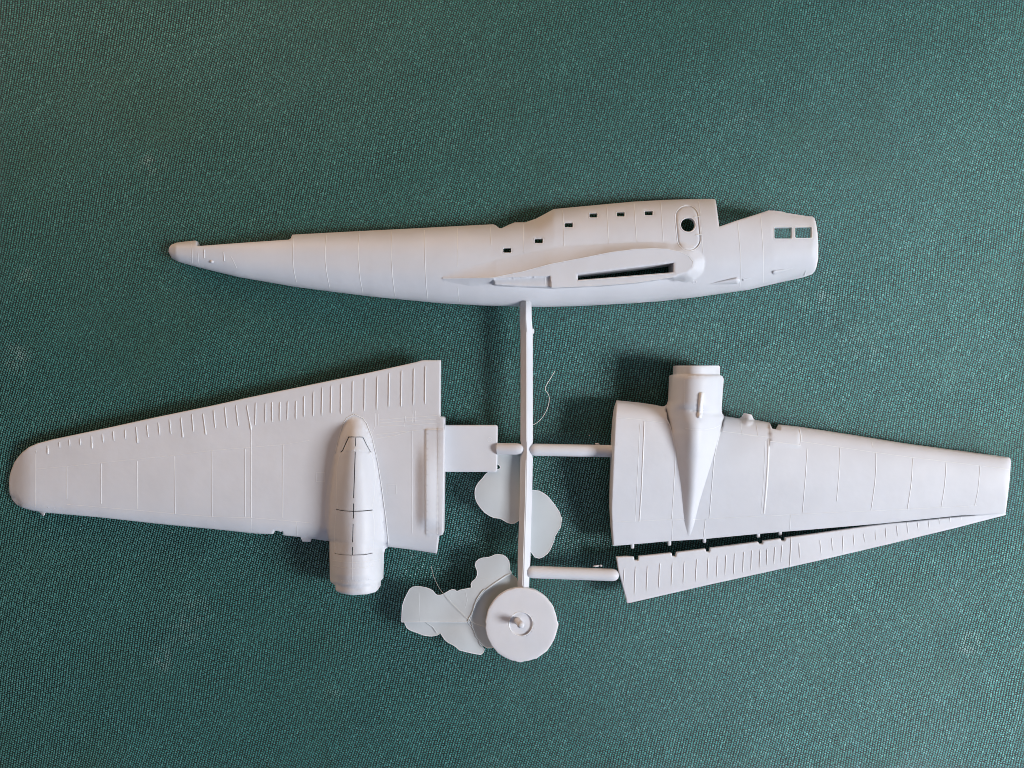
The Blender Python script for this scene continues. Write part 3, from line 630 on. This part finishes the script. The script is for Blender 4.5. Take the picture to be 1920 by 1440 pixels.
ro, rg = sheet(KIT, PL, RW, rw, RWB, 'wing_half', regions=[('engine_nacelle', NRP)], step=7, roll=2.2, fine=[(1247, 684, 1361, 1008, 3.2), (1146, 750, 1156, 1024, 4), (1387, 772, 1418, 800, 3)],
          lines=[[(1258, 703), (1356, 703)], [(1262, 701.5), (1352, 701.5)], [(1443, 793), (1443, 828), (1501, 836.5), (1500, 802)]])
ro['label'] = 'cut-off wing half with a narrow engine nacelle tapering to a point'
R = [([(1208.5, 790), (1206, 850), (1203, 920), (1199, 978)], 2.6, 1.6), ([(1200, 795), (1197, 860), (1194, 920), (1191, 978)], 1.3, .6),
     ([(1249, 785), (1256, 797), (1262, 820), (1266.5, 850), (1266, 872), (1263, 925), (1259.6, 973)], 1.6, .9), ([(1261.5, 977), (1259.6, 1013)], 1.4, .7),
     ([(1354, 800), (1349, 815), (1343, 840), (1339.5, 857), (1336, 900), (1330, 972)], 1.9, 1.2), ([(1323, 974), (1319, 1009)], 1.8, 1.1),
     ([(1441.5, 823), (1440, 870), (1437, 915), (1432.5, 963)], 4.0, 1.6), ([(1435, 827), (1433.5, 870), (1431, 915), (1427, 963)], 1.3, .6),
     ([(1514, 841), (1511, 890), (1505, 961)], 1.9, 1.0), ([(1575, 840), (1574, 880), (1572, 906), (1569, 940)], 1.8, .9), ([(1643, 850), (1643, 875), (1641, 905), (1633.5, 957)], 2.0, 1.1),
     ([(1711.7, 860), (1710.5, 890), (1708, 915), (1701.7, 955)], 2.0, 1.1), ([(1774.6, 867), (1773.5, 890), (1771, 915), (1765, 951.7)], 1.9, 1.0), ([(1837.7, 874), (1836.5, 895), (1834, 920), (1828, 948)], 1.7, .8),
     ([(1157.5, 783), (1203, 787), (1245, 793)], 1.2, .5), ([(1355, 809), (1391, 813), (1441, 820)], 1.4, .7), ([(1444, 827.5), (1480, 832), (1501, 835)], 1.6, .8), ([(1499, 802), (1502, 818), (1501, 834)], 2.0, 1.2),
     ([(1389, 789), (1391, 813)], 1.4, .7), ([(1418, 793), (1421, 815)], 1.4, .8), ([(1391, 814), (1421, 818)], 1.6, 1.0),
     ([(1502, 828), (1520, 830.5), (1576, 839), (1641, 848.5), (1711.7, 858), (1774, 865.5), (1839, 873.5), (1892, 880)], 1.4, .6), ([(1634.6, 827), (1636.7, 839)], 1.4, .6),
     ([(1149, 979), (1215, 976), (1259, 974.5)], 1.1, .5), ([(1262, 975), (1284, 974)], 1.0, .5), ([(1299, 974), (1330, 973), (1400, 969), (1482, 965.5), (1520, 963), (1633.5, 958), (1701, 955), (1765, 951.7), (1832, 948.5)], 1.2, .5), ([(1482.5, 965), (1481, 993)], 1.5, .7)]
for l, w_, h_ in R: ridge(ro, PL, l, rw, w_, h_)
ridge(ro, PL, [(1316, 736), (1315, 748), (1313, 765), (1312, 784)], rw, 10, 9, 'air_scoop', 2.5, True)
for l in ([(1284, 712), (1284, 765)], [(1290, 706), (1304, 704.5)], [(1284, 803), (1300, 806), (1320, 806), (1338, 803), (1350, 798)], [(1282, 768), (1300, 767), (1320, 768)]): ridge(ro, PL, l, rw, 1.0, .4)
rivets(ro, PL, [(1284, y) for y in np.arange(716, 768, 4)] + [(1290 + i * 3.6, 710.5) for i in range(7)] + [(1282 + i * 3.4, 803 + (i % 3) * .6) for i in range(7)], rw, .8)
for i, (x, y) in enumerate(((1186, 1024.5), (1255.4, 1019), (1321, 1014), (1422, 1004), (1463, 999.8))):
    c = [(x - 3, y - 6), (x + 3, y - 6), (x + 3, y + 2.5), (x + 1.8, y + 4), (x - 1.8, y + 4), (x - 3, y + 2.5)]
    o, _ = sheet(ro, PL, c, lambda X, Y: 26 - itp(X, [(1150, 0), (1500, 5)]), lambda X, Y: 16 + 0 * X, 'hinge_peg', step=3, roll=1.5, insets=(.7, 1.5))

# ---- flap / trailing edge strip
FL = [(1155.4, 1044.5), (1175, 1043.2), (1188.5, 1044), (1189.5, 1050.8), (1196.8, 1050.8), (1197.5, 1043.2), (1257.5, 1036.8), (1259.5, 1037.5), (1260.5, 1043.2), (1267, 1043.2), (1268.5, 1035.8), (1322.5, 1029), (1324.5, 1034.8), (1330.6, 1034.8), (1331.8, 1027.6), (1421.5, 1016), (1424, 1020), (1430, 1020), (1431, 1014.6), (1463.5, 1010), (1465.7, 1014.4), (1471.8, 1014.2), (1473, 1008.4), (1520, 1002), (1624, 987), (1674, 980.8), (1700, 979), (1801, 968.5), (1884, 962), (1887, 963.5), (1884, 966), (1791, 990), (1666, 1020.3), (1520, 1054.5), (1349, 1092), (1287, 1106), (1183, 1130), (1176, 1131), (1168, 1102), (1159.6, 1070)]
flh = lambda X, Y: itp(X, [(1150, 42), (1500, 30), (1700, 20), (1890, 12)]) - 5 * np.clip((Y - itp(X, [(1155, 1090), (1520, 1030), (1885, 964)])) / 40, -1, 1)
flb = lambda X, Y: flh(X, Y) - 8
flo, _ = sheet(KIT, PL, FL, flh, flb, 'trailing_edge_flap', step=8, roll=2.0)
flo['label'] = 'narrow ribbed flap strip running out to a sharp point'
q5 = lambda a: [(1120 + a[0] / 4.8, 860 + a[1] / 4.8), (1120 + a[2] / 4.8, 860 + a[3] / 4.8)]
q6 = lambda a: [(1520 + a[0] / 4.8, 760 + a[1] / 4.8), (1520 + a[2] / 4.8, 760 + a[3] / 4.8)]
for a in [(245, 985, 235, 1135), (345, 975, 335, 1225), (453, 965, 443, 1195), (565, 942, 553, 1160), (678, 940, 667, 1150), (785, 928, 775, 1125), (897, 905, 885, 1105), (1000, 888, 992, 1080), (1083, 880, 1075, 1060), (1160, 868, 1152, 1048), (1238, 855, 1230, 1035), (1320, 838, 1312, 1020), (1392, 825, 1385, 1003), (1468, 815, 1460, 980), (1530, 810, 1525, 955), (1600, 795, 1592, 945), (1665, 775, 1655, 930), (1748, 705, 1733, 970), (1818, 760, 1823, 890)]:
    ridge(flo, PL, q5(a), flh, 1.9, 1.4, 'rib', 5, True)
for a in [(85, 1215, 97, 1335), (190, 1195, 200, 1305), (290, 1175, 295, 1330), (385, 1155, 393, 1260), (480, 1155, 488, 1228), (583, 1130, 587, 1210), (675, 1105, 680, 1190), (775, 1085, 785, 1175), (868, 1055, 877, 1148), (965, 1055, 970, 1110), (1062, 1045, 1067, 1100), (1158, 1020, 1162, 1065), (1253, 1010, 1258, 1050), (1353, 1005, 1357, 1030)]:
    ridge(flo, PL, q6(a), flh, 1.7, 1.1, 'rib', 5, True)

# ---- runner
ZR = 38
def trunk(pts, name, sides=16):
    return tube(KIT, PL, pts, name, 'runner', sides)
v = [(985.5, 566, ZR - 1, 11, 12), (985.8, 600, ZR, 11.3, 12), (987.5, 622, ZR, 11.6, 12), (987.6, 700, ZR, 11.6, 12), (987.6, 780, ZR, 11.6, 12), (987.6, 826, ZR, 11.8, 12), (987.8, 834, ZR, 10.5, 11.5), (987.6, 842, ZR, 7.5, 9.5), (987.5, 850, ZR, 10.5, 11.5), (987.3, 860, ZR, 11.9, 12), (986, 940, ZR, 11.6, 12), (984, 1000, ZR, 11.6, 12), (982.6, 1051, ZR, 12, 12), (982.2, 1066, ZR, 11.5, 12), (981.8, 1080, ZR, 11, 12), (981, 1110, ZR + 2, 10.8, 12)]
rn = trunk(v, 'runner')
rn['label'] = 'long vertical runner rod between fuselage and disc'
ridge(rn, PL, [(986.5, 622), (987, 700), (987, 828)], lambda X, Y: ZR + 11.6 + 0 * X, 1.4, .8, 'mould_seam'); ridge(rn, PL, [(986, 862), (984.5, 940), (981, 1050), (979.5, 1098)], lambda X, Y: ZR + 11.6 + 0 * X, 1.4, .8, 'mould_seam')
def branch(x0, x1, y0, y1, r, e0=True, e1=False, z0=ZR, z1=ZR):
    L = abs(x1 - x0); pts = []
    ks = [0, .012, .035, .07, .11, .3, .5, .7, .89, .93, .965, .988, 1.0]
    for k in ks:
        rr = r
        if e0: rr = min(rr, r * math.sqrt(max(0, 1 - max(0, 1 - k * L / (r * 1.25)) ** 2)) + .4)
        if e1: rr = min(rr, r * math.sqrt(max(0, 1 - max(0, 1 - (1 - k) * L / (r * 1.25)) ** 2)) + .4)
        pts.append((x0 + (x1 - x0) * k, y0 + (y1 - y0) * k, z0 + (z1 - z0) * k, rr, rr))
    return tube(KIT, PL, pts, 'runner_branch', None, 20)
branch(984, 932.5, 842, 841.5, 10.6, True, False, ZR, 29); branch(991.5, 1150, 843, 846, 11.2, True, False); branch(985, 1161, 1072, 1078.5, 11.2, True, True)
for (x, y, r_, l_) in ((1120, 832.6, .15, 4.5), (1118, 1061.2, -.1, 6.5), (1127, 1060.6, .5, 2.4)): blob(rn, PL, x, y, ZR - 2, l_, 1.9, 5, 'burr', r_, 9, 3)
for (x, y) in ((1000, 621),): blob(rn, PL, x, y, ZR - 6, 1.6, 5, 3, 'burr', 0, 8, 3)

# ---- disc with pin
ZD = 54
CX, CY = 977.5, 1171
rngj = np.random.default_rng(3)
DO = []
for i in range(72):
    a = 2 * math.pi * i / 72; j = rngj.normal(0, .25)
    if 70 > math.degrees(a) > 64: j += 1.2
    if 0 <= math.degrees(a) < 6: j += 1.6
    if 88 < math.degrees(a) < 100: j += 1.3
    DO.append((CX + (67.4 + j) * math.cos(a), CY + (69.2 + j) * math.sin(a)))
def dsc(X, Y):
    d = np.hypot(X - 976.7, Y - 1170); z = ZD + .8 * np.sin(X / 40) * np.cos(Y / 30) - 3.0 * (1 - sm(20.6, 21.8, d))
    rim = np.hypot(X - CX, (Y - CY) * .975); return z - .5 * sm(63, 66, rim)
inner = circle(976.7, 1170, 20.6, 40); outer = circle(976.7, 1170, 21.8, 40)
do, rg = sheet(KIT, PL, DO, dsc, lambda X, Y: ZD - 11 + 0 * X, 'sprue_disc', regions=[('centre_recess', inner)], lines=[outer + [outer[0]]], step=6, roll=1.5)
do['label'] = 'round disc with a short pin at its centre'
oc = circle(976.7, 1170, 22.6, 40); ridge(do, PL, oc + [oc[0]], dsc, 1.6, .9, 'recess_rim', 3)
# pin
tube(do, PL, [(970.5, 1163.5, ZD - 4, 6.4, 6.4), (972, 1166, ZD + 10, 5.8, 5.8)] if False else [(971.0, 1164.5, ZD - 4, 6, 6), (972.5, 1166.2, ZD + 8, 6.0, 6.0), (974.5, 1168.6, ZD + 20, 6.4, 6.4), (976.3, 1170.6, ZD + 29, 6.6, 6.6), (977.6, 1172, ZD + 34, 5.2, 5.2), (978.2, 1172.8, ZD + 37, 2.6, 2.6)], 'pin', None, 16) if False else None
def post(parent, name, x0, y0, z0, x1, y1, z1, prof, n=18):
    A = U(np.array([x0]), np.array([y0]), np.array([float(z0)]))[0]; B = U(np.array([x1]), np.array([y1]), np.array([float(z1)]))[0]
    V = []; F = []
    for (k, r) in prof:
        c = A + (B - A) * k
        for j in range(n): a = 2 * math.pi * j / n; V.append((c[0] + r * S * math.cos(a), c[1] + r * S * math.sin(a), c[2]))
    m = len(prof)
    for i in range(m - 1):
        for j in range(n): a = i * n + j; b = i * n + (j + 1) % n; F.append((a, b, b + n, a + n))
    F.append(tuple((m - 1) * n + j for j in range(n)))
    return link(name, mesh(name, V, F, True, 'out'), parent, PL)
post(do, 'pin', 970.5, 1164, ZD - 4, 977.5, 1173, ZD + 28, [(0, 6.6), (.3, 6.0), (.6, 6.1), (.82, 6.6), (.93, 5.7), (.985, 3.4), (1, 1.4)])
post(do, 'stem', 977, 1171, 1, 977, 1171, ZD - 6, [(0, 9), (.5, 11), (1, 13)])

# ---- thin flash films
def film(outline, zf, parent=KIT, lab=None):
    o, _ = sheet(parent, FILM, outline, zf, lambda X, Y: zf(X, Y) - 1.6, 'plastic_flash', step=7, roll=.7)
    if lab: o['label'] = lab
    e_ = resample(outline, 4, True); c_ = np.array(outline).mean(0)
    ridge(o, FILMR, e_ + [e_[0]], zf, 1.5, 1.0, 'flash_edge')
    return o
wv = lambda z, a=1.2: (lambda X, Y: z + a * np.sin(X / 17 + Y / 31) + a * .7 * np.sin(Y / 15 - X / 40))
FA = [(930, 850), (976, 850), (976, 972), (971, 977), (965, 981), (958, 981.5), (951, 979.5), (938, 972), (926, 970.5), (918, 967), (909, 961), (901, 952), (894.6, 942.5), (891.2, 934), (890.4, 924), (891, 917), (893.5, 911), (898, 904), (905, 896.7), (909, 891), (913, 887), (918, 884), (935, 880), (939, 877), (936, 872), (932, 870)]
film(FA, wv(27), lab='rounded thin film of flash left of the runner below the spar tab')
FB = [(990, 920), (1003, 919.5), (1011, 920.6), (1019, 925), (1026, 930), (1032, 937), (1038, 944.6), (1044, 953), (1049, 961), (1050.5, 967), (1052.8, 971.5), (1051.8, 979), (1051, 988), (1046.5, 994), (1045, 998), (1040, 1005), (1038.5, 1013), (1036, 1019.6), (1031, 1031), (1026, 1038), (1018, 1044), (1011, 1046.7), (1003, 1044.6), (998, 1038), (990, 1026)]
film(FB, wv(29), lab='half-moon film of flash on the right side of the runner')
FC = [(880, 1166.3), (884, 1155), (887, 1145), (892, 1132), (901, 1117), (909, 1108), (930, 1093), (945, 1083), (958.5, 1075.5), (959.6, 1074), (955.4, 1068.8), (955.4, 1060), (954, 1052), (950, 1045.5), (943, 1040.8), (935, 1039.6), (928, 1040.2), (922, 1043), (916, 1045), (906, 1046), (898, 1048.5), (892.5, 1053.5), (891, 1060), (893, 1066), (895, 1071), (895, 1078), (892, 1085), (885, 1091), (883, 1096), (884.5, 1102), (874, 1104), (863.8, 1106), (856.5, 1109), (853, 1106), (848, 1105.3), (843, 1107), (832.5, 1113.5), (826, 1115.8), (820, 1116), (816, 1113.5), (811.7, 1108), (806, 1104.5), (799, 1102), (789, 1100), (780, 1099.6), (774, 1100.5), (768, 1105), (763, 1114), (758.6, 1123), (754.6, 1135), (753.5, 1150), (752.8, 1166)]
film(FC, wv(33.5, 1.3), lab='largest lobed film of flash left of the disc')
FCs = [(878, 1168), (882, 1153), (890, 1131), (899, 1116), (907, 1107), (930, 1091), (957, 1075), (963, 1080), (969, 1085), (972, 1104), (972, 1130), (950, 1190), (925, 1214), (913.8, 1215), (905, 1210), (893, 1195), (886, 1178)]
film(FCs, wv(32, .8), lab='strip of flash partly under the disc, in its shadow')
FD = [(757, 1164), (884, 1160), (885, 1176), (889, 1186), (893, 1196), (899, 1205), (904, 1213), (908, 1217), (906.5, 1223), (901.5, 1227.3), (893, 1226), (882.5, 1224), (870, 1221), (861.7, 1218.8), (855, 1213), (849, 1209), (841, 1205), (834.6, 1200), (829.5, 1193), (826, 1187), (820, 1190.6), (809.6, 1192.7), (800, 1192), (793, 1190.6), (784, 1187), (776, 1184), (768, 1181), (762.7, 1177), (760, 1171)]
film(FD, wv(31, 1.3), lab='lower film of flash with a scalloped edge left of the disc')
ridge(KIT, FILM, [(959, 1075), (948, 1079.5), (937, 1087), (930, 1091.5), (921, 1098), (910, 1106.5), (908, 1105), (901, 1113), (894, 1124), (890, 1134), (886.5, 1146), (884, 1152), (879, 1160), (877.5, 1165.5)], wv(33.8, 1.3), 2.0, 2.6, 'flash_crease')
ridge(KIT, FILM, [(753, 1166.5), (800, 1166), (850, 1166.6), (880, 1166)], wv(33.4, 1.3), 1.3, .9, 'flash_crease')
ridge(KIT, FILM, [(884, 1167), (886, 1177), (890, 1186), (892.5, 1194), (898, 1201), (900, 1208), (905, 1214)], wv(32.6, 1.0), 1.9, 2.2, 'flash_crease')

for l in ([(787, 1101), (786, 1130), (787, 1165)], [(849, 1106), (846, 1114), (842, 1122), (846, 1130)], [(886, 1090), (905, 1086), (925, 1084), (940, 1083)], [(872, 1106), (876, 1125), (872, 1140)], [(800, 1168), (812, 1176), (820, 1188)]):
    ridge(KIT, FILM, l, wv(33.4, 1.3), 1.5, .5, 'flash_crease')
# ------------------------------------------------------------------ loose fibres and a crumb
def fibre(pts, label, z=3.0):
    p = chaikin(pts, 3, False); q = np.array(p)
    o = tube(None, FIB, [(a[0], a[1], a[2], .33 + .08 * math.sin(i_ * 1.3), .33) for i_, a in enumerate(q)], 'fibre', None, 6)
    o['label'] = label; o['category'] = 'fibre'; return o
FIB = plastic('pale_fibre', (.62, .60, .55), .5)
fibre([(1040, 696.5, 2), (1032, 710, 4), (1023, 724, 6), (1022, 732, 7), (1029, 739, 7), (1030.5, 752, 9), (1025, 771, 12), (1012, 790, 18), (996, 798.5, 27)], 'fine curly pale fibre beside the upper part of the runner')
fibre([(808.5, 1062, 5), (813, 1082, 14), (826, 1108, 33), (845, 1128, 36), (870, 1153, 36.5), (880, 1163, 37), (893, 1171, 37), (912, 1175.5, 37)], 'long thin pale fibre lying across the flash to the disc')
cr = blob(None, FIB, 1105, 816.5, -3, 1.3, 1.2, 2.5, 'crumb', 0, 7, 3); cr['label'] = 'tiny white crumb on the cloth above the upper right runner branch'; cr['category'] = 'crumb'
print('tris', sum(len(o.data.polygons) for o in SC.objects if o.type == 'MESH'))
